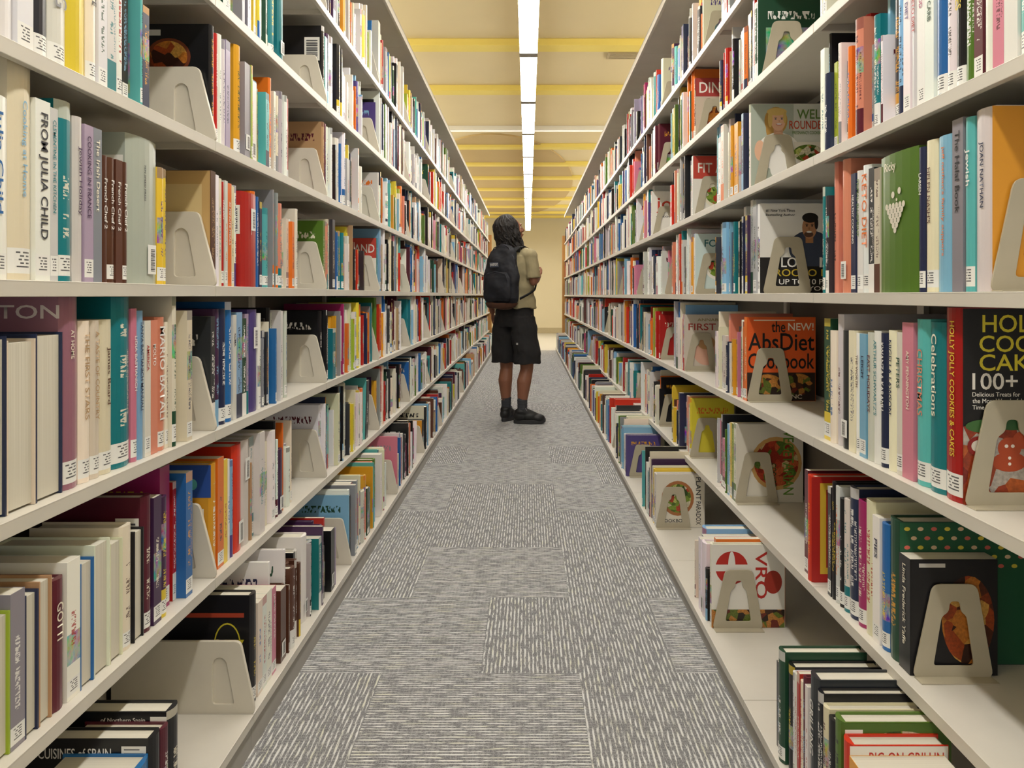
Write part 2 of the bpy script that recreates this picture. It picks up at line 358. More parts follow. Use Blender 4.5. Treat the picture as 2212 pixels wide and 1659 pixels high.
# cover drawings in unit cover space as seen from the aisle
def T(s,x0,x1,z0,z1,c,vert=False): return ('T',s,x0,x1,z0,z1,c,vert)
def E(x,z,rx,rz,c): return ('E',x,z,rx,rz,c)
def Rr(x0,x1,z0,z1,c): return ('R',x0,x1,z0,z1,c)
BG=lambda c:Rr(.006,.994,.004,.996,c)
pizza=[E(.6,.5,.38,.34,'#c79a58'),E(.6,.5,.33,.29,'@pizza')]
bars=[Rr(.75,.92,.58+.022*k,.588+.022*k+(.006 if k%3 else 0),'#3a3a40') for k in range(11)]
COV={
 'abs':[BG('#e65f20'),Rr(.006,.994,.004,.34,'#2a1a12'),E(.3,.20,.22,.12,'@grillpic'),E(.74,.2,.22,.13,'@grillpic'),Rr(.1,.7,.955,.968,'#f4e2c8'),T('the',.36,.56,.82,.95,'#17140f'),T('NEW!',.60,.97,.84,.93,'#fff4dc'),T('AbsDiet',.02,.98,.60,.81,'#14110f'),T('Cookbook',.02,.98,.385,.57,'#14110f'),T('DAVID ZINC',.2,.8,.03,.08,'#e8dfc8')],
 'well':[BG('#d4d6cc'),Rr(.006,.56,.004,.996,'#aeb7a8'),E(.33,.80,.15,.16,'#b88d44'),E(.27,.70,.07,.12,'#b88d44'),Rr(.30,.42,.58,.72,'#cf9c7c'),E(.36,.80,.095,.120,'#e3b494'),E(.34,.905,.13,.045,'#d9b86a'),E(.255,.82,.03,.10,'#d9b86a'),E(.445,.84,.022,.07,'#cfae60'),E(.325,.82,.013,.007,'#3a4a5a'),E(.405,.82,.013,.007,'#3a4a5a'),E(.325,.838,.02,.0035,'#8a6a3a'),E(.405,.838,.02,.0035,'#8a6a3a'),E(.372,.795,.010,.012,'#d29a7a'),E(.368,.757,.040,.014,'#b8564c'),E(.368,.760,.034,.008,'#ffffff'),E(.36,.44,.28,.22,'#f2efe8'),E(.36,.62,.07,.05,'#e3b494'),E(.12,.45,.07,.12,'#e6b898'),Rr(.56,.994,.3,.55,'#e8e2d4'),E(.75,.42,.2,.1,'@salad'),E(.45,.24,.2,.16,'#f2efe8'),T('WELL',.60,.98,.82,.93,'#5d7f35'),T('ROUNDED',.50,.99,.70,.80,'#c44a2c'),T('PREGNANCY COOKBOOK',.54,.98,.64,.675,'#5d7f35')],
 'rocco':[BG('#e9e6de'),Rr(.006,.994,.004,.40,'#16120f'),E(.66,.50,.28,.20,'#3a4256'),Rr(.45,.90,.3,.48,'#3a4256'),Rr(.60,.70,.56,.68,'#a8764e'),E(.65,.73,.095,.125,'#b9855e'),E(.66,.84,.105,.055,'#1d1714'),E(.74,.78,.025,.07,'#1d1714'),E(.64,.655,.06,.032,'#5a3e2e'),E(.615,.75,.012,.008,'#1a1210'),E(.685,.75,.012,.008,'#1a1210'),E(.615,.768,.02,.004,'#2a1c14'),E(.685,.768,.02,.004,'#2a1c14'),E(.645,.72,.011,.016,'#a06e48'),E(.645,.682,.036,.010,'#f4efe6'),T('#1 New York Times',.08,.46,.90,.935,'#444444'),T('Bestselling Author',.08,.46,.85,.885,'#444444'),T('LOR',.28,.60,.29,.40,'#f2f0ea'),T('M',.78,.96,.29,.40,'#f2f0ea'),T('ROCCO D',.2,.9,.19,.27,'#cdb23a'),T('UP TO 10 PO',.25,.92,.10,.16,'#f2f0ea'),T('IN ALL YOU',.25,.88,.03,.08,'#f2f0ea')],
 'first':[BG('#cfc4b4'),T('ANNABEL',.3,.9,.88,.93,'#8a7a4a'),T('FIRST M',.1,.98,.72,.84,'#a8342c'),E(.5,.35,.3,.25,'#d9a890'),E(.5,.5,.2,.12,'#b58a5a')],
 'fit':[BG('#e4e0d6'),Rr(.006,.994,.62,.996,'#c04030'),T('FIT AND',.1,.95,.72,.88,'#e9e4da'),E(.5,.35,.3,.2,'#e8e0c8'),E(.5,.35,.24,.15,'@salad'),T('IN MI',.3,.8,.54,.60,'#444444')],
 'dinner':[BG('#c9b8a4'),Rr(.006,.994,.7,.996,'#a83a34'),T('DINNER',.08,.95,.76,.93,'#f0ebe0'),E(.5,.33,.32,.22,'@stew'),T('Cooking In',.2,.9,.60,.67,'#5a2a1a')],
 'veg':[BG('#dcd6c6')]+pizza+[T('VEGETARIAN',.70,.86,.1,.92,'#5d8a2c',True),T('COOKBOOK',.50,.60,.08,.5,'#2f4a1c',True)],
 'hol':[BG('#120f0d'),T('HOLLY',.13,.60,.875,.965,'#dccb32'),T('COOKIES',.11,.74,.775,.86,'#dccb32'),T('CAKES',.11,.58,.68,.765,'#dccb32'),T('100+',.065,.355,.585,.67,'#e9e4da'),T('Delicious Treats for',.065,.37,.550,.573,'#e9e4da'),T('the Most Wonderful',.065,.38,.517,.540,'#e9e4da'),T('Time of the Year',.065,.32,.485,.507,'#e9e4da'),
   Rr(.006,.994,.004,.40,'@cookie'),E(.16,.40,.14,.035,'#3f6a35'),E(.32,.41,.1,.03,'#2f5a2c'),E(.3,.22,.11,.05,'#b24a26'),E(.3,.29,.075,.055,'#b24a26'),E(.38,.33,.06,.045,'#b24a26'),E(.28,.30,.012,.009,'#f2e8dc'),E(.32,.30,.012,.009,'#f2e8dc'),E(.30,.24,.01,.008,'#f2e8dc'),E(.30,.21,.01,.008,'#f2e8dc'),E(.10,.30,.07,.05,'#8a1a14'),E(.10,.30,.045,.03,'#d8cfc0')],
 'plant':[BG('#dfd8c8'),E(.45,.55,.33,.33,'#a86a3c'),E(.45,.55,.27,.27,'@salad'),T('PLANT',.82,.92,.52,.95,'#333333',True),T('PARADOX',.82,.92,.05,.49,'#333333',True),T('COOKBOOK',.1,.7,.1,.16,'#333333')],
 'vro':[BG('#e8e4da'),E(.28,.72,.22,.2,'#b8281e'),Rr(.03,.53,.68,.76,'#e8e4dc'),E(.28,.72,.05,.2,'#e8e4dc'),T('VRO',.60,.76,.35,.92,'#b8281e',True),E(.84,.55,.12,.14,'#a03020'),Rr(.006,.994,.004,.22,'@grillpic')],
 'qu':[BG('#e09a2a'),T('QU',.50,.9,.86,.94,'#5a3a1a'),E(.6,.3,.3,.2,'@salad'),E(.35,.2,.14,.09,'#a8301c')],
 'yaffe':[BG('#141214'),E(.66,.48,.30,.38,'@stew'),Rr(.1,.4,.93,.965,'#c8c4bc')],
 'dots':[BG('#1f5a3a')]+[E(.06+.10*i+(.05 if j%2 else 0),.98-.028-.065*j,.022,.014,('#e3cf4a','#e8c8a0','#d86a5a')[(i+j)%3]) for i in range(9) for j in range(5)],
 'joy':[BG('#ece8de'),T('joy',.15,.9,.5,.85,'#c23a22'),T('of cooking',.15,.9,.4,.47,'#444444')],
 'foodblack':[E(.62,.72,.2,.16,'#6a3012'),E(.62,.72,.17,.135,'@stew'),E(.25,.62,.1,.08,'#b9763a'),E(.25,.62,.075,.06,'@stew'),E(.12,.8,.08,.06,'@salad'),E(.30,.82,.06,.045,'#b9763a'),Rr(.35,.55,.9,.95,'#c8c4bc')],
 'mill':[T('LTON',.52,.98,.88,.95,'#e9dcd6'),Rr(.0,.4,.9,.955,'#c8c4bc')],
 'paper':[BG('#c9a56a'),Rr(.1,.9,.12,.88,'#d9c08a'),Rr(.18,.82,.60,.61,'#7a5a34'),Rr(.18,.82,.54,.55,'#7a5a34'),Rr(.18,.7,.48,.49,'#7a5a34'),Rr(.18,.82,.42,.43,'#7a5a34'),Rr(.2,.5,.9,.95,'#55555a')],
 'spain':[T('CUISINES of SPAIN',.12,.68,.83,.92,'#e8e4dc'),Rr(.76,.95,.85,.94,'#e6e4dc'),Rr(.78,.93,.87,.88,'#55555a'),Rr(.78,.9,.905,.915,'#55555a'),E(.7,.5,.2,.2,'@stew')],
 'north':[T('of Northern Spain',.45,.80,.90,.95,'#e8e4dc'),Rr(.84,.97,.88,.96,'#e6e4dc'),E(.5,.62,.14,.16,'#8a3a22'),E(.5,.62,.09,.1,'#b8a898')],
 'grill':[T('GRILLING',.15,.9,.84,.94,'#b8402a'),Rr(.02,.14,.84,.94,'#e6e4dc'),E(.5,.5,.3,.25,'@grillpic')],
 'indoor':[BG('#e4b43a'),T('Indoor Grilling',.2,.9,.84,.93,'#b8281e'),E(.5,.5,.3,.25,'@grillpic'),Rr(.04,.16,.84,.94,'#e6e4dc')],
 'bigred':[BG('#e8e2d8'),T('BIG ON GRILLIN',.2,.95,.86,.95,'#b8281e'),E(.5,.5,.3,.25,'@salad')],
 'greenfood':[BG('#4a6a24'),E(.55,.78,.38,.16,'@salad'),Rr(.04,.2,.86,.95,'#e6e4dc')],
 'redyellow':[BG('#b3221c'),Rr(.12,.88,.08,.94,'#e0b83a'),Rr(.2,.8,.14,.88,'#a8201a')],
 'doodle':[E(.7,.55,.16,.2,'#c9b92e'),E(.7,.55,.145,.185,'#141416'),E(.6,.35,.12,.08,'#c9b92e'),E(.6,.35,.105,.065,'#141416'),T('SZ',.5,.9,.3,.6,'#c9b92e'),Rr(.2,.9,.8,.84,'#a33a20')],
 'yellowblue':[Rr(.006,.994,.7,.996,'#2c4f9a'),E(.3,.85,.06,.05,'#b3221c'),E(.45,.78,.06,.04,'#b3221c'),E(.6,.88,.07,.05,'#d0361f'),E(.8,.82,.05,.05,'#5fb7b4'),E(.12,.8,.05,.05,'#b3221c'),Rr(.7,.92,.3,.6,'#e6e4dc')],
 'barcode':[Rr(.72,.95,.55,.85,'#e6e4dc')]+bars,
 'teal2':[BG('#cfe0dc'),E(.5,.45,.3,.22,'#f0ece0'),E(.5,.45,.24,.17,'@salad'),T('FOOD',.2,.8,.78,.9,'#1d6a70')],
}
grapes=[(.55+.10*(i-(6-j)/2)*(1 if True else 0)*.9,.62-.035*j,.0055,'#d8d2c0') for j in range(6) for i in range(6-j)]+[(.55,.66,.003,'#d8d2c0'),(.45,.70,.006,'#d8d2c0'),(.62,.72,.006,'#d8d2c0')]
# left side
CUST[(-1,0,0)]=(.972,[(54,235,'white','Julia Child','blue'),(48,292,'cream','Cooking at Home','sky',{'hard':True,'ts':.7}),(34,250,'white','FROM JULIA CHILD','charcoal',{'ts':1.5}),(18,245,'offwhite','CLEMENTINE IN THE KITCHEN','teal'),(42,262,'teal','','ivory'),(25,247,'offwhite','Jewish Holiday','plum'),(25,240,'lavender','COOKING IN FRANCE','plum'),(24,240,'grey','The Irish Desert','ivory'),(21,202,'brown','French Chef 2','white'),(21,202,'brown','French Chef 2','white'),(21,202,'brown','French Chef 2','white'),(21,202,'brown','French Chef 2','white'),(110,255,'silver','TEN SPEED PRESS','charcoal',{'cover':'barcode','hard':True,'ts':.35,'tag':'low'})],1.475)
CUST[(-1,0,1)]=(1.668,[(26,245,'brown','','tan',{'cover':'paper'}),(18,240,'white'),(15,235,'cream'),(20,230,'red','ITALIAN','white'),(16,235,'offwhite'),(22,232,'orange','30 MINUTE MEALS','white'),(17,228,'cream'),(18,232,'white'),(100,222,'red','Cookbook.com','white',{'cover':'barcode','setb':.001,'hard':True,'ts':.4,'tag':'high'}),(30,235,'orange'),(22,225,'blue'),(18,215,'navy')],2.28)
CUST[(-1,-1,0)]=(.955,[(60,232,'navy','','ivory',{'flip':True,'hard':True,'cover':'barcode'}),(60,226,'cream','','ivory',{'flip':True,'hard':True,'cover':'barcode'}),(62,232,'navy','','ivory',{'flip':True,'hard':True,'cover':'barcode'}),(48,285,'mauve','AT HOME','ivory',{'cover':'mill','hard':True,'ts':.5}),(30,246,'ivory','THE FIRST STARS','tan'),(26,246,'cream','A TASTE OF COUNTRY','tan'),(40,246,'cream','James Beard','brown',{'ts':.7}),(58,282,'teal','','ivory',{'hard':True,'cover':'barcode'}),(20,262,'pink','LIDIA BASTIANICH','white'),(22,258,'sky','TANYA BASTIANICH MANUALI','navy'),(22,240,'offwhite','AMERICA','red'),(26,240,'salmon','MOLTO','white'),(36,245,'salmon','MARIO BATALI','white',{'ts':1.5})],1.56)
CUST[(-1,-1,1)]=(1.668,[(24,240,'charcoal','','white'),(30,255,'plum'),(40,255,'navy'),(34,270,'blue','','white',{'hard':True}),(20,240,'offwhite','KUMA','navy'),(36,245,'sky','','navy'),(28,230,'forest'),(22,240,'lavender'),(66,250,'purple','','white',{'hard':True,'cover':'barcode','tag':'high'}),(20,240,'white')],2.22)
CUST[(-1,1,0)]=(.95,[(36,240,'sky','BURRLE','navy'),(50,250,'offwhite','ITALIA','blue'),(34,262,'white','PUBLIC','charcoal'),(40,240,'charcoal','EO','white',{'ts':2}),(44,240,'offwhite','COOKING','grey',{'ts':1.6}),(50,245,'yellow','','forest',{'hard':True,'cover':'barcode','tag':'high'}),(28,240,'ivory','FIREPLACE','charcoal'),(26,235,'white'),(28,235,'offwhite'),(26,240,'white')],1.40)
CUST[(-1,1,1)]=(1.668,[(24,250,'black','','amber',{'cover':'foodblack','hard':True,'d':.235}),(20,240,'red','Comfort Food','white'),(22,245,'white'),(18,240,'offwhite'),(26,245,'lavender')],2.27)
CUST[(-1,2,1)]=(1.668,[(26,235,'scarlet','DELICIOUS','white',{'hard':True})],2.2)
CUST[(-1,2,2)]=(2.582,[(28,255,'black','','white',{'cover':'barcode'}),(30,230,'aqua'),(30,250,'plum')],3.25)
CUST[(-1,0,2)]=(2.582,[(26,225,'green','','ivory'),(24,225,'salmon'),(22,220,'salmon')],3.2)
CUST[(-1,1,2)]=(2.582,[(26,245,'tan','','maroon'),(22,245,'maroon'),(24,240,'white')],3.25)
CUST[(-1,0,3)]=(3.496,[(26,235,'teal','','ivory',{'cover':'fit'})],4.2)
CUST[(-1,-2,0)]=(.93,[(30,182,'navy','','white',{'flip':True,'hard':True}),(30,198,'charcoal','','white',{'flip':True,'hard':True}),(32,186,'lime','','white',{'flip':True}),(30,205,'grey','','white',{'cover':'barcode'}),(30,192,'navy','','white',{'hard':True,'flip':True}),(30,200,'tan','','brown',{'flip':True,'hard':True}),(36,188,'maroon','GOTTI','ivory',{'hard':True}),(34,204,'white','','red'),(38,190,'blue','','white',{'hard':True,'flip':True}),(46,206,'ivory','','brown',{'hard':True,'flip':True}),(40,194,'cream','','brown',{'hard':True,'flip':True}),(38,208,'ivory','','brown',{'hard':True}),(34,190,'black','','white',{'hard':True,'flip':True}),(36,240,'maroon','','ivory',{'hard':True,'cover':'barcode'}),(30,230,'plum','','ivory'),(30,222,'plum')],1.60)
CUST[(-1,-2,1)]=(1.672,[(34,235,'amber','','white',{'cover':'yellowblue','hard':True}),(34,240,'orange','','navy'),(22,230,'yellow'),(20,225,'white'),(18,220,'sky'),(60,248,'scarlet','','white',{'hard':True,'cover':'barcode','tag':'low'}),(50,250,'offwhite','','charcoal',{'hard':True,'tag':'high'})],2.3)
CUST[(-1,-3,0)]=(1.13,[(40,150,'black','','white',{'hard':True,'cover':'barcode','big':True}),(70,158,'blue','','white',{'hard':True,'cover':'barcode','big':True}),(36,180,'black','','white',{'hard':True,'cover':'spain','big':True,'d':.205}),(26,175,'maroon','','white'),(40,190,'black','','ivory',{'hard':True,'cover':'north','big':True,'d':.21})],1.35)
CUST[(-1,-3,1)]=(1.69,[(34,235,'black','','yellow',{'hard':True,'cover':'doodle'}),(30,205,'ivory'),(28,205,'white','','red'),(36,205,'white'),(30,200,'pink','JAMIE OLIVER','white')],2.4)
# right side (y increasing away from the aisle mouth)
CUST[(1,0,0)]=(1.105,[(48,262,'offwhite','JOAN NATHAN','navy',{'cover':'qu','hard':True,'ts':.7}),(24,258,'aqua','Jewish','white',{'ts':1.3}),(30,262,'grey','The Halal Book','black'),(52,245,'sky','jeff nathan\'s family suppers','orange',{'ts':.6}),(36,246,'cream','HELEN NASH\'S','brown',{'ts':.7}),(20,240,'navy','LARSEN','white'),(140,246,'green','Ricky','ivory',{'hard':True,'setb':.012,'ts':.9,'sart':grapes}),(24,232,'cream','','brown'),(24,236,'charcoal','','white'),(36,246,'white','KETO DIET','orange',{'ts':1.5}),(24,240,'offwhite','PRIMAL BLUEPRINT','green'),(22,238,'navy','HEALTHY COOKING','white')],1.755)
CUST[(1,0,1)]=(2.21,[(30,253,'white','','black',{'cover':'rocco','hard':True,'d':.215})],2.745)
CUST[(1,0,2)]=(3.06,[(28,235,'white','','blue',{'cover':'teal2'})],3.57)
CUST[(1,-1,0)]=(1.18,[(56,296,'red','HOLLY JOLLY COOKIES & CAKES','yellow',{'cover':'hol','hard':True,'d':.235,'ts':1.0}),(48,272,'teal','Celebrations','ivory',{'ts':.9}),(44,275,'aqua','CHRISTMAS','salmon'),(40,268,'pink','AMY PENNINGTON','ivory',{'ts':.6}),(30,250,'offwhite','PETERS','forest'),(32,252,'ivory','NIGELLA LAWSON','navy'),(30,245,'navy','KWANZAA KARAMU','white'),(28,248,'white','ARTHUR SCHWARTZ\'S','teal'),(28,244,'offwhite','EAST HOLIDAYS','maroon'),(28,240,'sky','LEIGH','navy'),(24,240,'white','THE WORTH','brown'),(28,244,'ivory','','navy')],1.745)
CUST[(1,-1,1)]=(2.34,[(26,250,'orange','','ivory',{'cover':'abs','d':.205}),(18,235,'orange'),(18,240,'white')],2.70)
CUST[(1,-1,2)]=(3.28,[(24,235,'offwhite','','red',{'cover':'first'})],3.57)
CUST[(1,1,0)]=(1.02,[(26,250,'aqua','','white'),(30,252,'white','LOW ME','maroon',{'ts':1.4}),(26,240,'pink','','maroon'),(24,245,'white','LOVE','navy'),(22,240,'maroon','','white'),(28,242,'green','','white'),(26,240,'black','DUMMIES','yellow',{'ts':1.4}),(26,240,'white','','black'),(34,258,'blue','DIET','white',{'hard':True}),(28,245,'white','LOW CARB','forest'),(26,240,'white','FOOD','magenta'),(24,240,'offwhite','KETO DIET','red'),(24,235,'white','DIET','purple'),(26,240,'sky','','navy')],1.755)
CUST[(1,1,1)]=(2.30,[(26,250,'white','','green',{'cover':'well','d':.225})],2.745)
CUST[(1,1,2)]=(3.1,[(26,240,'offwhite','','red',{'cover':'fit'})],3.57)
CUST[(1,2,2)]=(3.06,[(26,240,'maroon','','ivory',{'cover':'dinner'})],3.57)
CUST[(1,1,3)]=(4.15,[(26,240,'white','','red',{'cover':'joy'})],4.5)
CUST[(1,-2,0)]=(1.34,[(40,198,'black','Linda Frederick Yaffe','ivory',{'cover':'yaffe','ts':.7}),(46,250,'forest','','amber',{'hard':True,'cover':'dots','big':True,'d':.235}),(30,230,'blue'),(30,235,'white','PIES','navy'),(40,256,'cream','','red',{'hard':True}),(36,245,'magenta'),(40,262,'navy','','white',{'hard':True}),(26,230,'ivory'),(22,225,'black','','white'),(20,245,'offwhite'),(20,250,'black'),(18,235,'charcoal')],1.745)
CUST[(1,-2,1)]=(2.46,[(26,245,'ivory','','green',{'cover':'veg','d':.21}),(24,240,'lime'),(20,240,'yellow'),(18,236,'white'),(20,230,'sky')],2.74)
CUST[(1,-2,2)]=(3.15,[(24,235,'yellow')],3.57)
CUST[(1,-3,0)]=(1.14,[(40,182,'white','','red',{'cover':'barcode'}),(34,190,'amber','','red',{'cover':'indoor','big':True}),(34,205,'scarlet','','white',{'cover':'bigred','big':True}),(34,222,'green','','black',{'cover':'greenfood','big':True}),(24,205,'black','','white'),(24,212,'cream','','maroon'),(24,225,'black','','white',{'cover':'barcode'}),(40,237,'charcoal','GRILLING','white',{'cover':'grill','big':True}),(14,205,'white'),(14,215,'maroon'),(14,200,'ivory'),(14,208,'red'),(14,200,'white'),(14,196,'white'),(30,200,'black','','yellow',{'cover':'barcode'})],1.62)
CUST[(1,-3,1)]=(2.13,[(22,225,'ivory','','red',{'cover':'vro','d':.2})],2.36)
CUST[(1,-3,2)]=(3.05,[(24,205,'offwhite','','black',{'cover':'plant','d':.19}),(24,205,'offwhite'),(24,215,'yellow'),(26,220,'cream')],3.42)
ENDS=[]
for bay in range(NB):
    for row in range(3,-4,-1):
        for s in (-1,1):
            key=(s,row,bay)
            if key in CUST:
                y0,c,y1=CUST[key]
                fill(s,row,bay,y0,y1,c)
            elif s<0:
                y0=YL(bay)+.014+(0.01 if row==-3 else 0); y0=max(y0,.86); g=random.choice([.03,.06,.1,.16,.24,.3]); fill(s,row,bay,y0,YL(bay+1)-g,None,g)
            else:
                y0=YR(bay)+random.uniform(.2,.45) if bay<4 else YR(bay)+random.uniform(.04,.35); y0=y0 if bay else 1.0; fill(s,row,bay,y0,YR(bay+1)-.008)
            if s>0: ENDS.append((row,y0,bay))
fill(1,-2,1,1.775,1.9,[(34,238,'scarlet','','amber',{'hard':True,'cover':'redyellow','setb':.004,'big':True,'d':.17}),(20,230,'black'),(22,240,'maroon')],only=True)
def infr(b):
    for yy in (b['y']-b['t']/2,b['y']+b['t']/2):
        for xx in (b['x'],b['x']+b['s']*b['d']):
            for zz in (b['z'],b['z']+b['h']):
                px=1140+F*xx/yy; py=638-F*(zz-H)/yy
                if -60<px<2272 and -60<py<1720: return True
    return False
BOOKS=[b for b in BOOKS if infr(b)]
def vis(b):
    y=b['y']; a=abs(b['x'])*b['t']*b['h']/y**3+abs(b['z']+b['h']-H)*b['t']*b['d']/y**3*(1 if b['z']+b['h']<H else .0)
    if b['first']: a+=b['h']*b['d']/y**2*.5
    return a
BOOKS.sort(key=lambda b:-vis(b))
IND=BOOKS[:300]; REST=BOOKS[300:]
def disc_mesh(cx,cz,rx,rz,off,mat,n=24):
    me=bpy.data.meshes.new('cover_picture')
    v=[(cx+rx*math.cos(2*math.pi*i/n),off,cz+rz*math.sin(2*math.pi*i/n)) for i in range(n)]
    me.from_pydata(v,[],[list(range(n))]); me.materials.append(mat); return me
def size_word(b):
    return ('thick ' if b['t']>.042 else 'slim ' if b['t']<.018 else '')+('tall ' if b['h']>.258 else 'short ' if b['h']<.21 else '')
BARM=plain('barcode_ink','#3c3c42',.6,0,5)
def sticker(parent,s,yc,zc,w,h,off):
    # white barcode sticker on the spine, bars printed on it
    V=[];Fc=[];M=[]
    def q(y0,y1,z0,z1,o,m):
        i=len(V); x=-s*o
        P=[(x,y0,z0),(x,y1,z0),(x,y1,z1),(x,y0,z1)]
        V.extend(P if s<0 else P[::-1]); Fc.append([i,i+1,i+2,i+3]); M.append(m)
    q(yc-w/2,yc+w/2,zc-h/2,zc+h/2,off,0)
    z=zc-h*.40; k=0
    while z<zc+h*.38:
        dz=h*(.018,.035,.025)[k%3]; q(yc-w*.15,yc+w*.36,z,z+dz,off+.0002,1); z+=dz+h*(.03,.022)[k%2]; k+=1
    me=bpy.data.meshes.new('barcode_sticker'); me.from_pydata(V,[],Fc); me.materials.append(tmat('#ecece8')); me.materials.append(BARM)
    me.polygons.foreach_set('material_index',M); me.update(); mkobj('barcode_sticker',me,parent)
for b in IND:
    ac=Acc(); add_cover(ac,(0,0,0),b,6 if b['hard'] else 3)
    me=ac.mesh('book')
    art='pages facing out' if b['flip'] else ('spine lettered in '+b['bn'])
    lab=f"{size_word(b)}{b['cn']} {'hardcover' if b['hard'] else 'paperback'} book, {art}, on steel shelf".strip()
    o=mkobj('book',me,None,(b['x'],b['y'],b['z']),label=lab,category='book',group='cookbooks on the '+ROWN[b['row']]+' shelf')
    pa=Acc(); add_pages(pa,(0,0,0),b); mkobj('page_block',pa.mesh('page_block'),o)
    s=b['s']; t=b['t']; h=b['h']; d=b['d']
    if b['tag'] and not b['flip']:
        w_=min(.030,t*.7); zc=h*.17 if b['tag'] in('low','code') else h*.72; yc=(t*.12 if s<0 else -t*.12) if t>.05 else 0
        if b['tag']=='low': yc=t*.22
        sticker(o,s,yc,zc,w_,.052 if b['tag']!='code' else .036,.0012)
    if b['sart']:
        for (u_,v_,r_,c_) in b['sart']:
            me=bpy.data.meshes.new('spine_picture'); n=14
            me.from_pydata([(-s*.0013,(t/2-u_*t)+r_*math.cos(6.2832*i/n)*(-s),v_*h+r_*math.sin(6.2832*i/n)) for i in range(n)],[],[list(range(n))]); me.materials.append(tmat(c_)); mkobj('spine_picture',me,o)
        add_text(b['title'],(lambda u,v,t=t,h=h:Vector((-.0014,t*.28-u,h*.86+v))),.042,.020,PAL[b['bn']],o)
    elif b['title'] and not b['flip']:
        hh=min(t*.42,.017)*b['ts']; hh=min(hh,t*.62); L=min(h*.70,max(len(b['title'])*hh*.72,.03)); z1=h*(.93 if L>h*.45 else .82)
        off=.0010
        if s<0: mp=lambda u,v,off=off,hh=hh,z1=z1: Vector((off,v-hh/2,z1-u))
        else: mp=lambda u,v,off=off,hh=hh,z1=z1: Vector((-off,hh/2-v,z1-u))
        add_text(b['title'],mp,L,hh,PAL[b['bn']],o)
    if b['cover']:
        yo=-t/2-.0005; xl=-d if s<0 else 0.0; k=0
        for e in COV[b['cover']]:
            k+=1; off=yo-(.00010*k if len(COV[b['cover']])<30 else (.0001 if k==1 else .0003))
            if e[0]=='E':
                cx_=min(max(e[1],e[3]),1-e[3]) if e[3]<.5 else e[1]
                mkobj('cover_picture',disc_mesh(xl+cx_*d,e[2]*h,e[3]*d,e[4]*h,off,tmat(e[5])),o)
            elif e[0]=='R':
                m=bpy.data.meshes.new('cover_panel'); x0,x1,z0,z1=xl+e[1]*d,xl+e[2]*d,e[3]*h,e[4]*h
                m.from_pydata([(x0,off,z0),(x1,off,z0),(x1,off,z1),(x0,off,z1)],[],[[0,1,2,3]]); m.materials.append(tmat(e[5])); mkobj('cover_panel',m,o)
            else:
                _,st,x0,x1,z0,z1,c,vert=e
                x0,x1,z0,z1=xl+x0*d,xl+x1*d,z0*h,z1*h
                if vert: add_text(st,(lambda u,v,x0=x0,z1=z1,off=off:Vector((x0+v,off,z1-u))),z1-z0,x1-x0,c,o,'cover_title')
                else: add_text(st,(lambda u,v,x0=x0,z0=z0,off=off:Vector((x0+u,off,z0+v))),x1-x0,z1-z0,c,o,'cover_title')
ac=Acc()
for b in REST:
    seg=3 if b['y']<5 and b['hard'] else 1
    if b['cover']: b['ck']=2
    b['sk']=1
    add_cover(ac,(b['x'],b['y'],b['z']),b,seg); add_pages(ac,(b['x'],b['y'],b['z']),b)
mkobj('distant_books',ac.mesh('distant_books'),None,(0,0,0),kind='stuff',label='mixed coloured library books receding along both shelf rows',category='books',group='cookbooks further down the aisle')
print('BOOKS',len(BOOKS),len(IND))
# ---------------------------------------------------------------- shelves
SD=.25
def bracket_mesh(w,h,fr,name):
    outer=round_poly([(-w,0),(0,0),(-.002,.02),(-fr,h),(-w,h)],.012)
    hole=round_poly([(-.088,.018),(-.040,.018),(-.058,h*.74),(-.072,h*.8),(-.088,h*.74)],.008)
    hole=hole[::-1]
    a=poly_mesh(name,outer,[hole],.0035,PLASTIC,lambda c:Vector((c.x,c.z,c.y)),bev=.001)
    bm=bmesh.new(); bm.from_mesh(a)
    m=Matrix.Translation((-.064,.0015,h*.42))@Matrix.Diagonal((.056,.0015,h*.82,1)); bmesh.ops.create_cube(bm,size=1,matrix=m)
    bm.to_mesh(a); bm.free(); return a
BRK=bracket_mesh(.225,.155,.036,'end_bracket'); BRKB=bracket_mesh(.30,.15,.03,'base_end_bracket')
def shelf_mesh(s,L):
    i=lambda a,b:(min(s*a,s*b),max(s*a,s*b))
    b=[i(0,SD)+(0.001,L-.001,-.003,0),i(0,.012)+(0.001,L-.001,-.022,-.0005),i(SD-.01,SD)+(0.001,L-.001,-.022,.01),i(.012,SD-.01)+(.001,.004,-.018,-.002),i(.012,SD-.01)+(L-.004,L-.001,-.018,-.002)]
    return boxes_mesh('shelf',b,STEEL,.0009)
def base_mesh(s,L,z,dep):
    i=lambda a,b:(min(s*a,s*b),max(s*a,s*b))
    return boxes_mesh('base_shelf',[i(0,dep)+(.001,L-.001,z-.004,z),i(0,.012)+(.001,L-.001,z-.02,z-.001)],STEEL,.0009)
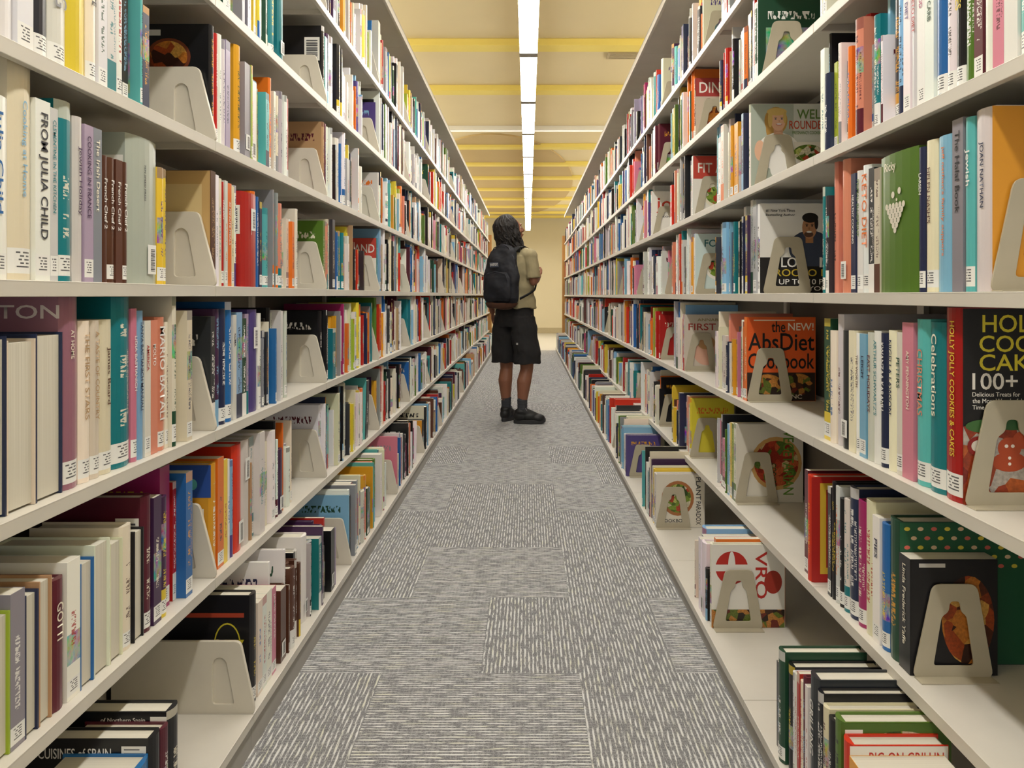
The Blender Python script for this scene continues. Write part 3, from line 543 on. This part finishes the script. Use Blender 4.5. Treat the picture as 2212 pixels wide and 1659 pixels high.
for s,X,XB,Z,YF,L in ((-1,XL,XLB,ZL,YL,.914),(1,XR,XRB,ZR,YR,.92)):
    i=lambda a,b:(min(s*a,s*b),max(s*a,s*b))
    sh=shelf_mesh(s,L); dep=X+SD-XB
    bs=base_mesh(s,L,0,dep)
    kick=boxes_mesh('kick_plate',[i(.006,.016)+(0.0005,L-.0005,0,Z[-3]-.021)],KICK,.001)
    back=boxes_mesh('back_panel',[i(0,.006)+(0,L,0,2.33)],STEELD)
    up=boxes_mesh('upright_post',[i(-.012,.0)+(-.015,.015,0,2.33)],STEEL)
    can=boxes_mesh('canopy_top',[i(0,SD)+(0.0005,L-.0005,2.345,2.357),i(0,.012)+(0.0005,L-.0005,2.318,2.357)],STEEL,.001)
    for k in range(NB):
        y=YF(k)
        e=bpy.data.objects.new('bookshelf',None); e.location=(s*X,y,0); link(e); e.empty_display_size=.2
        e['label']='beige painted steel cantilever library shelving bay filled with books'; e['category']='bookshelf'; e['group']='steel shelving bays lining the aisle'
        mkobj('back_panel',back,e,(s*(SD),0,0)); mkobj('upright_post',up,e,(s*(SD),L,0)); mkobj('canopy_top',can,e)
        for r in range(3,-3,-1):
            q=mkobj('shelf',sh,e,(0,0,Z[r]))
            if s<0: mkobj('end_bracket',BRK,q,(-.001,.006,.0005),label='cream moulded end bracket with recessed slot')
        q=mkobj('base_shelf',bs,e,(s*(XB-X),0,Z[-3]))
        if s<0: mkobj('end_bracket',BRKB,q,(-.001,.006,.0005),label='cream moulded end bracket with recessed slot')
        mkobj('kick_plate',kick,e,(s*(XB-X),0,0))
for s,X,y in ((-1,XL,YL(NB)),(1,XR,YR(NB))):
    x0,x1=sorted((s*(X-.035),s*(X+SD+.03)))
    m=boxes_mesh('end_panel',[(x0,x1,0,.03,0,2.0)],WOOD,.003)
    mkobj('end_panel',m,None,(0,y+.006,0),label='oak veneer panel capping the end of the shelving row',category='panel')
def bend():
    hh=.158
    outer=round_poly([(0,0),(.136,0),(.108,hh),(.034,hh)],.014)
    hole=round_poly([(.034,.020),(.104,.020),(.092,.104),(.082,.112),(.080,.130),(.062,.130),(.060,.112),(.048,.104)],.007)[::-1]
    a=poly_mesh('bookend',outer,[hole],.0011,BOOKEND,lambda c:Vector((c.x,c.z,c.y)),bev=.0006)
    bm=bmesh.new(); bm.from_mesh(a)
    m=Matrix.Translation((.068,-.012,.0011))@Matrix.Diagonal((.13,.026,.0018,1)); bmesh.ops.create_cube(bm,size=1,matrix=m)
    m=Matrix.Translation((.068,-.0005,.010))@Matrix.Diagonal((.126,.0022,.016,1)); bmesh.ops.create_cube(bm,size=1,matrix=m)
    bm.to_mesh(a); bm.free(); return a
BE=bend()
for row,y,bay in ENDS:
    x=front(1,row)+.010; z=ZR[row]
    px=1140+F*x/(y-.01); py=638-F*(z+.1-H)/y
    if px>2260 or py>1680 or py<-80: continue
    mkobj('bookend',BE,None,(x+random.uniform(0,.014),y-.0058,z+.0002),label='putty-coloured steel bookend with keyhole cutout propping up books',category='bookend',group='steel bookends on the shelves')
# ---------------------------------------------------------------- room
mkobj('floor',boxes_mesh('floor',[(-3.5,3.5,-2.5,13.75,-.05,0)],CARPET),kind='structure')
mkobj('floor.001',boxes_mesh('floor_corridor',[(-3.5,3.5,13.75,20.2,-.05,0)],TILE),kind='structure')
mkobj('ceiling',boxes_mesh('ceiling',[(-3.5,3.5,-2.5,20.2,2.96,3.06)],CEIL),kind='structure')
mkobj('wall_far',boxes_mesh('wall_far',[(-3.5,3.5,20.0,20.15,0,2.96)],WALL),kind='structure')
mkobj('baseboard_far',boxes_mesh('baseboard_far',[(-3.5,3.5,19.975,20.0,0,.14)],plain('baseboard_paint','#b0a68e',.6),.003),kind='structure')
for n,x in (('wall_left',-3.5),('wall_right',3.5)):
    mkobj(n,boxes_mesh(n,[(min(x,x*1.03),max(x,x*1.03),-2.5,20.2,0,2.96)],WALL),kind='structure')
ys=[F*2.0/d for d in (548,450,326,288,258,233,212,195,181,172)]
for k,y in enumerate([1.9,3.25,4.6]+ys):
    mkobj('trim_%d'%(k+1),boxes_mesh('trim',[(-3.4,3.4,y-.085,y+.085,2.905,2.96)],BEAM,.004),kind='structure')
e=mkobj('ceiling_light',boxes_mesh('ceiling_light_housing',[(-3,3,9.27,9.36,2.91,2.96)],HOUS,.004),None,label='long white fluorescent batten mounted across the ceiling',category='light')
mkobj('diffuser',boxes_mesh('diffuser',[(-2.95,2.95,9.295,9.335,2.90,2.91)],plain('cross_tube','#ffffff',.5,0,1,emit=('#fff8ea',.35)),.003),e)
me=bpy.data.meshes.new('soffit'); bm=bmesh.new()
bmesh.ops.create_cone(bm,cap_ends=True,segments=64,radius1=1,radius2=1,depth=1,matrix=Matrix.Translation((-.45,14.6,2.95))@Matrix.Diagonal((1.25,4.9,.02,1)))
bm.to_mesh(me); bm.free(); me.materials.append(plain('tan_soffit','#c0a878',.9,.03,2)); mkobj('trim_20',me,kind='structure')
mkobj('ceiling_vent',boxes_mesh('ceiling_vent',[(.66,1.02,6.45,6.62,2.945,2.96)]+[(.68,1.0,6.47+.03*k,6.48+.03*k,2.940,2.95) for k in range(5)],plain('vent_grey','#b5a78a',.6),.001),None,label='square grey air vent set in the plaster ceiling',category='vent')
hm=boxes_mesh('housing',[(-.056,.056,0,1.19,.016,.06)],HOUS,.004); dm=boxes_mesh('diffuser',[(-.053,.053,.035,1.155,0,.0158)],DIFF,.004)
cm=boxes_mesh('end_cap',[(-.057,.057,-.004,.033,-.004,.03)],plain('grey_end_cap','#a8a59c',.5),.003); rm=boxes_mesh('hanger_rod',[(-.004,.004,-.004,.004,.06,.505)],HOUS)
y=4.9-1.205*5
while y<17.2:
    e=bpy.data.objects.new('strip_light',None); e.location=(0.005,y,2.455); link(e)
    e['label']='bright white linear fluorescent strip light suspended above the aisle'; e['category']='light'; e['group']='strip lights in a continuous run'
    mkobj('housing',hm,e); mkobj('diffuser',dm,e)
    for yy in (0,1.161): mkobj('end_cap',cm,e,(0,yy,0))
    for yy in (.2,.98): mkobj('hanger_rod',rm,e,(0,yy,0))
    y+=1.205
for x in (-2.1,2.1):  # added unseen area lights beyond the shelving, aimed up to brighten the ceiling
    l=bpy.data.lights.new('ceiling_fill','AREA'); l.shape='RECTANGLE'; l.size=.6; l.size_y=20; l.energy=350; l.color=(1,.93,.76)
    o=bpy.data.objects.new('ceiling_fill',l); o.location=(x,8.5,2.4); o.rotation_euler=(math.pi,0,0); link(o)
l=bpy.data.lights.new('corridor_light','AREA'); l.shape='RECTANGLE'; l.size=4; l.size_y=2; l.energy=34; l.color=(1,.97,.92)
o=bpy.data.objects.new('corridor_light',l); o.location=(0,17.5,2.8); link(o)
# ---------------------------------------------------------------- person
def cone(bm,p0,p1,r0,r1,seg=16):
    p0=Vector(p0);p1=Vector(p1); d=p1-p0
    if d.length<1e-5: return
    q=d.to_track_quat('Z','Y').to_matrix().to_4x4()
    bmesh.ops.create_cone(bm,cap_ends=True,segments=seg,radius1=r0,radius2=r1,depth=d.length,matrix=Matrix.Translation((p0+p1)/2)@q)
def ell(bm,c,r,rot=None,u=20,v=14):
    m=Matrix.Translation(c)
    if rot is not None: m=m@rot
    bmesh.ops.create_uvsphere(bm,u_segments=u,v_segments=v,radius=1,matrix=m@Matrix.Diagonal((r[0],r[1],r[2],1)))
def chain(bm,pts,rr,seg=16):
    for i in range(len(pts)):
        ell(bm,pts[i],(rr[i],)*3,None,seg,max(6,seg*2//3))
        if i: cone(bm,pts[i-1],pts[i],rr[i-1],rr[i],seg)
def loft(bm,rings,seg=28):
    rows=[]
    for (c,rx,ry) in rings:
        rows.append([bm.verts.new((c[0]+rx*math.cos(2*math.pi*i/seg),c[1]+ry*math.sin(2*math.pi*i/seg),c[2])) for i in range(seg)])
    for a,b in zip(rows,rows[1:]):
        for i in range(seg): bm.faces.new((a[i],a[(i+1)%seg],b[(i+1)%seg],b[i]))
    bm.faces.new(rows[0][::-1]); bm.faces.new(rows[-1])
def tube(bm,pts,rr,seg=7):
    rows=[]; n=len(pts)
    for i,p in enumerate(pts):
        t_=(pts[min(i+1,n-1)]-pts[max(i-1,0)]).normalized(); a=t_.orthogonal().normalized() if i==0 else (pa-t_*pa.dot(t_)).normalized(); pa=a; b=t_.cross(a)
        rows.append([bm.verts.new(p+(a*math.cos(2*math.pi*k/seg)+b*math.sin(2*math.pi*k/seg))*rr[i]) for k in range(seg)])
    for a,b in zip(rows,rows[1:]):
        for i in range(seg): bm.faces.new((a[i],a[(i+1)%seg],b[(i+1)%seg],b[i]))
    bm.faces.new(rows[0][::-1]); bm.faces.new(rows[-1])
def sculpt(name,bm,voxel,mat,parent=None,smooth=4,disp=None,fold=None,recalc=True):
    me=bpy.data.meshes.new(name)
    if recalc: bmesh.ops.recalc_face_normals(bm,faces=bm.faces[:])
    bm.to_mesh(me); bm.free()
    o=bpy.data.objects.new(name,me); COL.objects.link(o)
    m=o.modifiers.new('r','REMESH'); m.mode='VOXEL'; m.voxel_size=voxel; m.use_smooth_shade=True
    if smooth:
        k=o.modifiers.new('s','SMOOTH'); k.iterations=smooth; k.factor=.5
    if disp:
        tx=bpy.data.textures.new(name,'CLOUDS'); tx.noise_scale=disp[1]
        d=o.modifiers.new('d','DISPLACE'); d.texture=tx; d.strength=disp[0]; d.mid_level=.5; d.texture_coords='LOCAL'
    dg=bpy.context.evaluated_depsgraph_get(); nm=bpy.data.meshes.new_from_object(o.evaluated_get(dg)); bpy.data.objects.remove(o)
    if fold:
        nm.update(); ns=[v.normal.copy() for v in nm.vertices]
        for v,n in zip(nm.vertices,ns): v.co=v.co+n*fold(v.co)
        nm.update()
    nm.name=name; nm.materials.clear(); nm.materials.append(mat)
    nm.polygons.foreach_set('use_smooth',[True]*len(nm.polygons))
    return mkobj(name,nm,parent)
SKIN=plain('brown_skin','#8a5a42',.55,.06,25)
SHIRT=plain('khaki_cotton','#988d6c',.9,.06,18,bump=.3,bscale=400)
SHORTS=plain('black_twill','#1d1c1d',.9,.1,20,bump=.3,bscale=400)
HAIR=plain('black_curly_hair','#17110e',.7,.35,60,bump=.6,bscale=220)
SHOE=plain('black_shoe_leather','#141415',.55,.1,30)
SOLE=plain('black_rubber_sole','#2f2f31',.7,.1,30)
SOCK=plain('charcoal_sock','#3a3c41',.95,.1,60,bump=.4,bscale=500)
BAG=plain('navy_black_nylon','#12141d',.75,.1,30,bump=.25,bscale=350)
SUEDE=plain('brown_suede','#4e3020',.9,.12,40)
STRAP=plain('black_webbing','#101014',.8,.1,80)
wA,eA,sA=(-.225,.02,.83),(-.222,-.03,1.04),(-.155,-.02,1.255)
sB,eB,wB=(.160,-.02,1.255),(.185,-.015,1.065),(.10,.18,1.11)
HC=Vector((-.012,-.030,1.452)); HM=Matrix.Translation(HC)@Matrix.Rotation(math.radians(-36),4,'Z')@Matrix.Rotation(math.radians(14),4,'X')
hp=lambda x,y,z:HM@Vector((x,y,z))
R3=HM.to_3x3().to_4x4()
bm=bmesh.new()
loft(bm,[((0,0,.76),.13,.095),((0,-.005,.83),.15,.11),((0,0,.92),.135,.095),((0,-.01,1.05),.13,.09),((0,-.02,1.17),.145,.095),((0,-.022,1.24),.15,.085),((0,-.022,1.29),.10,.062),((0,-.02,1.315),.055,.05)])
chain(bm,[(0,-.025,1.28),(-.004,-.028,1.34),hp(0,-.01,-.05)],[.056,.05,.05])
ell(bm,hp(0,-.005,.015),(.068,.086,.085),R3); ell(bm,hp(0,.02,-.04),(.052,.06,.06),R3)
ell(bm,hp(0,.045,-.085),(.024,.022,.018)); chain(bm,[hp(0,.078,.02),hp(0,.094,-.018)],[.008,.0125]); ell(bm,hp(0,.084,-.022),(.017,.012,.010))
for q in (-1,1):
    ell(bm,hp(q*.068,-.005,-.005),(.010,.016,.028),R3); ell(bm,hp(q*.03,.055,-.02),(.022,.022,.022))
chain(bm,[hp(-.02,.076,-.052),hp(0,.080,-.05),hp(.02,.076,-.052)],[.006,.008,.006]); chain(bm,[hp(-.03,.078,.028),hp(.03,.078,.028)],[.008,.008])
for sh,el,wr in ((sA,eA,wA),(sB,eB,wB)):
    mid=tuple(a*.6+b*.4 for a,b in zip(el,wr))
    chain(bm,[(sh[0]*.75,sh[1],sh[2]),sh,el,mid,wr],[.048,.044,.033,.033,.021])
for q,hip,kn,an in ((-1,(-.075,0,.80),(-.078,.004,.43),(-.07,-.012,.075)),(1,(.075,0,.80),(.112,0,.43),(.105,-.05,.075))):
    calf=(kn[0]*.65+an[0]*.35,kn[1]*.65+an[1]*.35-.016,.31); low=(an[0],an[1]-.002,.15)
    chain(bm,[hip,((hip[0]+kn[0])/2,0,.62),(kn[0],kn[1],.46),(kn[0],kn[1],.40),calf,low,an],[.085,.07,.054,.048,.054,.034,.032])
def hand(bm,wr,d,palm_n,side,curl):
    d=Vector(d).normalized(); n=Vector(palm_n).normalized(); n=(n-d*n.dot(d)).normalized(); a=d.cross(n).normalized()*side
    R=Matrix((a,n,d)).transposed().to_4x4(); w=Vector(wr)
    ell(bm,w+d*.040,(.032,.013,.044),R)
    for i,(o,l) in enumerate(((-.026,.054),(-.009,.064),(.009,.060),(.025,.046))):
        p=w+d*.072+a*o; pts=[p]; rr=[.0082]
        for k in range(3):
            ang=curl*(k+.6+.12*i); v=(d*math.cos(ang)+n*math.sin(ang)); p=p+v*l*(.42,.32,.26)[k]; pts.append(p); rr.append((.0078,.007,.006)[k])
        chain(bm,pts,rr,10)
    p=w+d*.02-a*.028; pts=[w+d*.012-a*.012,p,p+(d*.7-a*.55+n*.4).normalized()*.03,p+(d*.7-a*.55+n*.4).normalized()*.03+(d*.85-a*.1+n*.5).normalized()*.024]
    chain(bm,pts,[.012,.011,.0095,.0078],10)
hand(bm,wA,(.02,.06,-1),(.6,.35,0),1,.38)
hand(bm,wB,(-.6,.55,.3),(-.3,-.3,.6),-1,.75)
body=sculpt('person',bm,.0042,SKIN,None,3)
PLOC=(-.100,6.0,0.0); PROT=math.radians(-34)
body.location=PLOC; body.rotation_euler=(0,0,PROT)
body['label']='person in khaki shirt and black shorts standing in aisle, gazing up'; body['category']='person'
for q in (-1,1):
    bm=bmesh.new(); ell(bm,hp(q*.028,.066,.006),(.0105,.0105,.0105)); me=bpy.data.meshes.new('eye'); bm.to_mesh(me); bm.free(); me.materials.append(plain('eye_white','#cfc8bc',.3)); eo=mkobj('eye',me,body)
    bm=bmesh.new(); ell(bm,hp(q*.028,.0745,.006),(.005,.004,.005)); me=bpy.data.meshes.new('iris'); bm.to_mesh(me); bm.free(); me.materials.append(plain('dark_iris','#20130c',.2)); mkobj('iris',me,eo)
bm=bmesh.new(); chain(bm,[hp(-.019,.082,-.052),hp(0,.087,-.051),hp(.019,.082,-.052)],[.003,.0045,.003],8); me=bpy.data.meshes.new('mouth'); bm.to_mesh(me); bm.free(); me.materials.append(plain('lip','#7a4a3e',.5)); mkobj('mouth',me,body)
def shirt_fold(c):
    w=math.sin(c.z*55+math.sin(c.x*14+c.y*9)*2.2)*.0045*(.4+.6*max(0,1-abs(c.z-.98)/.25))
    hem=max(0,(.95-c.z)/.09); w+=math.sin(math.atan2(c.y,c.x)*7+1.0)*.008*min(1,hem)
    if abs(c.x)>.15 and c.z>1.08: w=math.sin(c.z*60+c.x*30)*.0012
    return w
bm=bmesh.new()
loft(bm,[((.012,0,.862),.172,.135),((.006,0,.90),.168,.130),((.002,-.003,1.0),.158,.118),((0,-.012,1.12),.158,.113),((0,-.02,1.20),.163,.107),((0,-.022,1.255),.150,.092),((0,-.022,1.292),.100,.070),((0,-.022,1.318),.066,.058)],36)
for sh,el in ((sA,eA),(sB,eB)):
    sh=Vector(sh); el=Vector(el); e2=sh.lerp(el,.88)
    cone(bm,(sh.x*.5,sh.y,sh.z+.022),sh,.052,.052); ell(bm,sh,(.052,.055,.050)); cone(bm,sh,e2,.052,.056)
shirt=sculpt('t_shirt',bm,.005,SHIRT,body,4,(.006,.05),shirt_fold)
def short_fold(c): return math.sin(c.z*42+c.x*20)*.003+math.sin(math.atan2(c.y,abs(c.x)-.09)*5)*.005*max(0,min(1,(.62-c.z)/.15))
bm=bmesh.new()
loft(bm,[((0,0,.72),.158,.12),((0,0,.80),.162,.126),((0,0,.90),.148,.112),((0,0,.935),.14,.105)],32)
for q,kx in ((-1,-.092),(1,.118)):
    loft(bm,[((kx,.0,.448),.098,.106),((kx*.98,0,.52),.099,.106),((q*.088,0,.66),.098,.110),((q*.078,0,.80),.085,.112)],24)
sculpt('shorts',bm,.005,SHORTS,body,3,(.010,.06),short_fold)
mkobj('shorts_tag',boxes_mesh('shorts_tag',[(-.008,.008,-.001,.001,-.007,.007)],tmat('#a8a8a4')),body,(.105,-.118,.60))
random.seed(5); bm=bmesh.new()
ell(bm,hp(0,-.020,.030),(.078,.086,.084),R3); ell(bm,hp(0,-.045,-.035),(.072,.05,.085),R3)
for i in range(520):
    az=random.uniform(math.radians(-28),math.radians(208))
    el0=random.uniform(.1,1.52); L=random.uniform(.12,.30)
    pts=[];rr=[]; n=20; ph=random.uniform(0,6.3); amp=random.uniform(.004,.011); rad=random.uniform(.95,1.17); r0=random.uniform(.0040,.0070); fr=random.uniform(9,18)
    pol=1.5708-el0; last=None; fl=random.uniform(-.1,.5)
    for k in range(n):
        s_=k/(n-1); d=s_*L; ang=pol+d/.105
        if ang<1.75 or last is None:
            x=math.cos(az)*math.sin(ang)*.090*rad; y=-math.sin(az)*math.sin(ang)*.096*rad-.020; z=.028+math.cos(ang)*.090*min(rad,1.10); last=(x,y,z,d)
        else:
            x,y,z,d0=last; e=d-d0; x=x*(1+e*fl*3); y=y*(1+e*fl)+e*.06; z=z-e
        w=amp*math.sin(ph+s_*fr)*(.4+s_); w2=amp*math.cos(ph*1.7+s_*fr*.9)*(.4+s_)
        pts.append(hp(x+w*math.sin(az)+w2*math.cos(az)*.7,y+w*math.cos(az)-w2*math.sin(az)*.7,z)); rr.append(r0*(1-.5*s_))
    while len(pts)>3 and (pts[-1].z<1.262): pts.pop(); rr.pop()
    if len(pts)>4: tube(bm,pts,rr)
sculpt('hair',bm,.0028,HAIR,body,0,None,None,False)
for q,an,dr in ((-1,Vector((-.07,-.012,.075)),Vector((-.25,.97,0))),(1,Vector((.105,-.05,.075)),Vector((.84,.54,0)))):
    dr.normalize(); sd=Vector((dr.y,-dr.x,0))
    bm=bmesh.new(); chain(bm,[an+Vector((0,0,-.02)),an,an+Vector((0,0,.10))],[.037,.036,.039]); sculpt('sock',bm,.005,SOCK,body,1,None,lambda c:math.sin(c.z*300)*.001)
    R=Matrix((sd,dr,Vector((0,0,1)))).transposed().to_4x4()
    W=lambda x,y,z: Vector((an.x,an.y,0))+sd*x+dr*y+Vector((0,0,z))
    bm=bmesh.new()
    ell(bm,W(0,-.014,.054),(.042,.054,.044),R); ell(bm,W(0,-.010,.088),(.042,.048,.030),R); ell(bm,W(0,.055,.052),(.044,.070,.042),R); ell(bm,W(0,.115,.040),(.047,.056,.034),R); cone(bm,W(0,.0,.090),W(0,.11,.046),.038,.032)
    sh=sculpt('shoe',bm,.004,SHOE,body,3)
    N=28; bm=bmesh.new(); rows=[]
    for zz,g in ((0,.0),(.004,.004),(.026,.004),(.030,0)):
        row=[]
        for i in range(N):
            a=2*math.pi*i/N; yy=.055+math.sin(a)*(.117+g); ww=(.043+.007*math.sin(a))*math.cos(a); row.append(bm.verts.new(W(ww*(1+g*8),yy,zz+max(0,(yy-.12))*.22)))
        rows.append(row)
    for a,b in zip(rows,rows[1:]):
        for i in range(N): bm.faces.new((a[i],a[(i+1)%N],b[(i+1)%N],b[i]))
    bm.faces.new(rows[0][::-1]); bm.faces.new(rows[-1]); bmesh.ops.recalc_face_normals(bm,faces=bm.faces[:])
    so=bpy.data.meshes.new('sole'); bm.to_mesh(so); bm.free(); so.materials.append(SOLE); mkobj('sole',so,sh)
    bm=bmesh.new()
    for k in range(4):
        y=.03+.019*k; zc=.116-.013*k; chain(bm,[W(-.028,y,zc-.016),W(0,y+.004,zc-.001),W(.028,y,zc-.016)],[.003]*3,6)
    chain(bm,[W(0,.03,.110),W(.022,.02,.120),W(.036,.035,.100)],[.003]*3,6); chain(bm,[W(0,.03,.110),W(-.022,.02,.120),W(-.034,.03,.100)],[.003]*3,6)
    me=bpy.data.meshes.new('laces'); bm.to_mesh(me); bm.free(); me.materials.append(plain('lace_grey','#6a6a70',.8)); mkobj('laces',me,sh)
# backpack
bp=bpy.data.objects.new('backpack',None); link(bp); bp.location=PLOC; bp.rotation_euler=(0,0,PROT); bp['label']='black nylon backpack with brown suede bottom worn on back'; bp['category']='backpack'
cx=.002
def rr_loft(bm,secs,p=3.0,seg=40):
    rows=[]
    for (z,w,y0,y1) in secs:
        yc=(y0+y1)/2; hd=abs(y1-y0)/2; r=[]
        for i in range(seg):
            a=2*math.pi*i/seg; c,s_=math.cos(a),math.sin(a)
            r.append(bm.verts.new((cx+w*math.copysign(abs(c)**(2/p),c),yc+hd*math.copysign(abs(s_)**(2/p),s_),z)))
        rows.append(r)
    for a,b in zip(rows,rows[1:]):
        for i in range(seg): bm.faces.new((a[i],a[(i+1)%seg],b[(i+1)%seg],b[i]))
    bm.faces.new(rows[0][::-1]); bm.faces.new(rows[-1])
def bag_fold(c): return math.sin(c.z*38+c.x*25)*.004+math.sin(c.x*45-c.z*22)*.0032
bm=bmesh.new()
rr_loft(bm,[(.89,.132,-.215,-.115),(.94,.146,-.232,-.112),(1.05,.150,-.238,-.110),(1.15,.144,-.228,-.112),(1.23,.130,-.212,-.112),(1.29,.105,-.192,-.112),(1.325,.070,-.172,-.115),(1.338,.03,-.155,-.125)],2.4)
sculpt('bag_body',bm,.005,BAG,bp,6,(.012,.06),bag_fold)
bm=bmesh.new(); rr_loft(bm,[(.860,.09,-.200,-.13),(.868,.120,-.225,-.118),(.888,.136,-.236,-.110),(.905,.143,-.240,-.108)],2.4); sculpt('bag_base',bm,.005,SUEDE,bp,3,None,bag_fold)
bm=bmesh.new(); rr_loft(bm,[(.915,.10,-.240,-.20),(.94,.120,-.258,-.20),(1.02,.124,-.265,-.20),(1.09,.115,-.255,-.20),(1.13,.085,-.238,-.20)],2.4); sculpt('front_pocket',bm,.005,BAG,bp,5,(.008,.05),bag_fold)
bm=bmesh.new(); chain(bm,[(cx-.112,-.245,1.0),(cx-.108,-.247,1.07),(cx-.085,-.245,1.115),(cx,-.252,1.135),(cx+.085,-.245,1.115),(cx+.108,-.247,1.07),(cx+.112,-.245,1.0)],[.0035]*7,8)
me=bpy.data.meshes.new('zipper'); bm.to_mesh(me); bm.free(); me.materials.append(plain('zipper_tape','#2c2e38',.5)); mkobj('zipper',me,bp)
bm=bmesh.new(); chain(bm,[(cx-.143,-.165,1.0),(cx-.136,-.185,1.15),(cx-.115,-.185,1.24),(cx-.065,-.175,1.315),(cx,-.160,1.341),(cx+.065,-.175,1.315),(cx+.115,-.185,1.24),(cx+.136,-.185,1.15),(cx+.143,-.165,1.0)],[.0045]*9,8)
me=bpy.data.meshes.new('piping'); bm.to_mesh(me); bm.free(); me.materials.append(plain('piping','#23252f',.6)); mkobj('piping',me,bp)
bm=bmesh.new(); chain(bm,[(cx-.022,-.13,1.33),(cx-.018,-.132,1.362),(cx+.018,-.132,1.362),(cx+.022,-.13,1.33)],[.006]*4,8); me=bpy.data.meshes.new('haul_loop'); bm.to_mesh(me); bm.free(); me.materials.append(STRAP); mkobj('haul_loop',me,bp)
for q in (-1,1):
    path=[Vector(p) for p in ((q*.075,-.13,1.29),(q*.085,-.085,1.322),(q*.092,-.03,1.334),(q*.098,.03,1.316),(q*.105,.088,1.24),(q*.108,.112,1.13),(q*.125,.105,1.04),(q*.168,.025,1.0),(q*.170,-.06,.97),(q*.135,-.125,.935))]
    bm=bmesh.new(); rows=[]
    for i,p in enumerate(path):
        t_=(path[min(i+1,9)]-path[max(i-1,0)]).normalized(); nrm=Vector((p.x*.6,p.y+.02,(p.z-1.1)*.8)).normalized(); wd=t_.cross(nrm).normalized(); w=.026 if i<6 else .010
        nrm=wd.cross(t_).normalized()
        rows.append([bm.verts.new(p+wd*a*w+nrm*b*.004) for a,b in ((-1,-1),(1,-1),(1,1),(-1,1))])
    for a,b in zip(rows,rows[1:]):
        for i in range(4): bm.faces.new((a[i],a[(i+1)%4],b[(i+1)%4],b[i]))
    bm.faces.new(rows[0]); bm.faces.new(rows[-1][::-1]); bmesh.ops.recalc_face_normals(bm,faces=bm.faces[:])
    me=bpy.data.meshes.new('shoulder_strap'); bm.to_mesh(me); bm.free(); me.materials.append(STRAP); mkobj('shoulder_strap',me,bp)
lg=mkobj('logo_patch',boxes_mesh('logo_patch',[(-.040,.040,-.0015,.0015,-.018,.018)],plain('logo_grey','#4c5262',.6),.001),bp,(cx-.015,-.246,1.185))
lg.rotation_euler=(math.radians(8),0,0)
add_text('JANSPORT',lambda u,v:Vector((-.036+u,-.0026,-.012+v)),.072,.024,'#f8f8f4',lg,'logo_text')
flush_text()
# ---------------------------------------------------------------- world, camera
w=bpy.data.worlds.new('World'); scene.world=w; w.use_nodes=True
w.node_tree.nodes['Background'].inputs[0].default_value=(1,.99,.97,1); w.node_tree.nodes['Background'].inputs[1].default_value=.68
cam=bpy.data.cameras.new('camera'); co=bpy.data.objects.new('camera',cam); link(co)
co.location=(0,0,H); co.rotation_euler=(math.pi/2,0,0)
cam.sensor_width=36; cam.lens=F/2212*36; cam.shift_x=-34/2212; cam.shift_y=-191.5/2212; cam.clip_start=.05
scene.camera=co
scene.view_settings.view_transform='Standard'; scene.view_settings.look='None'
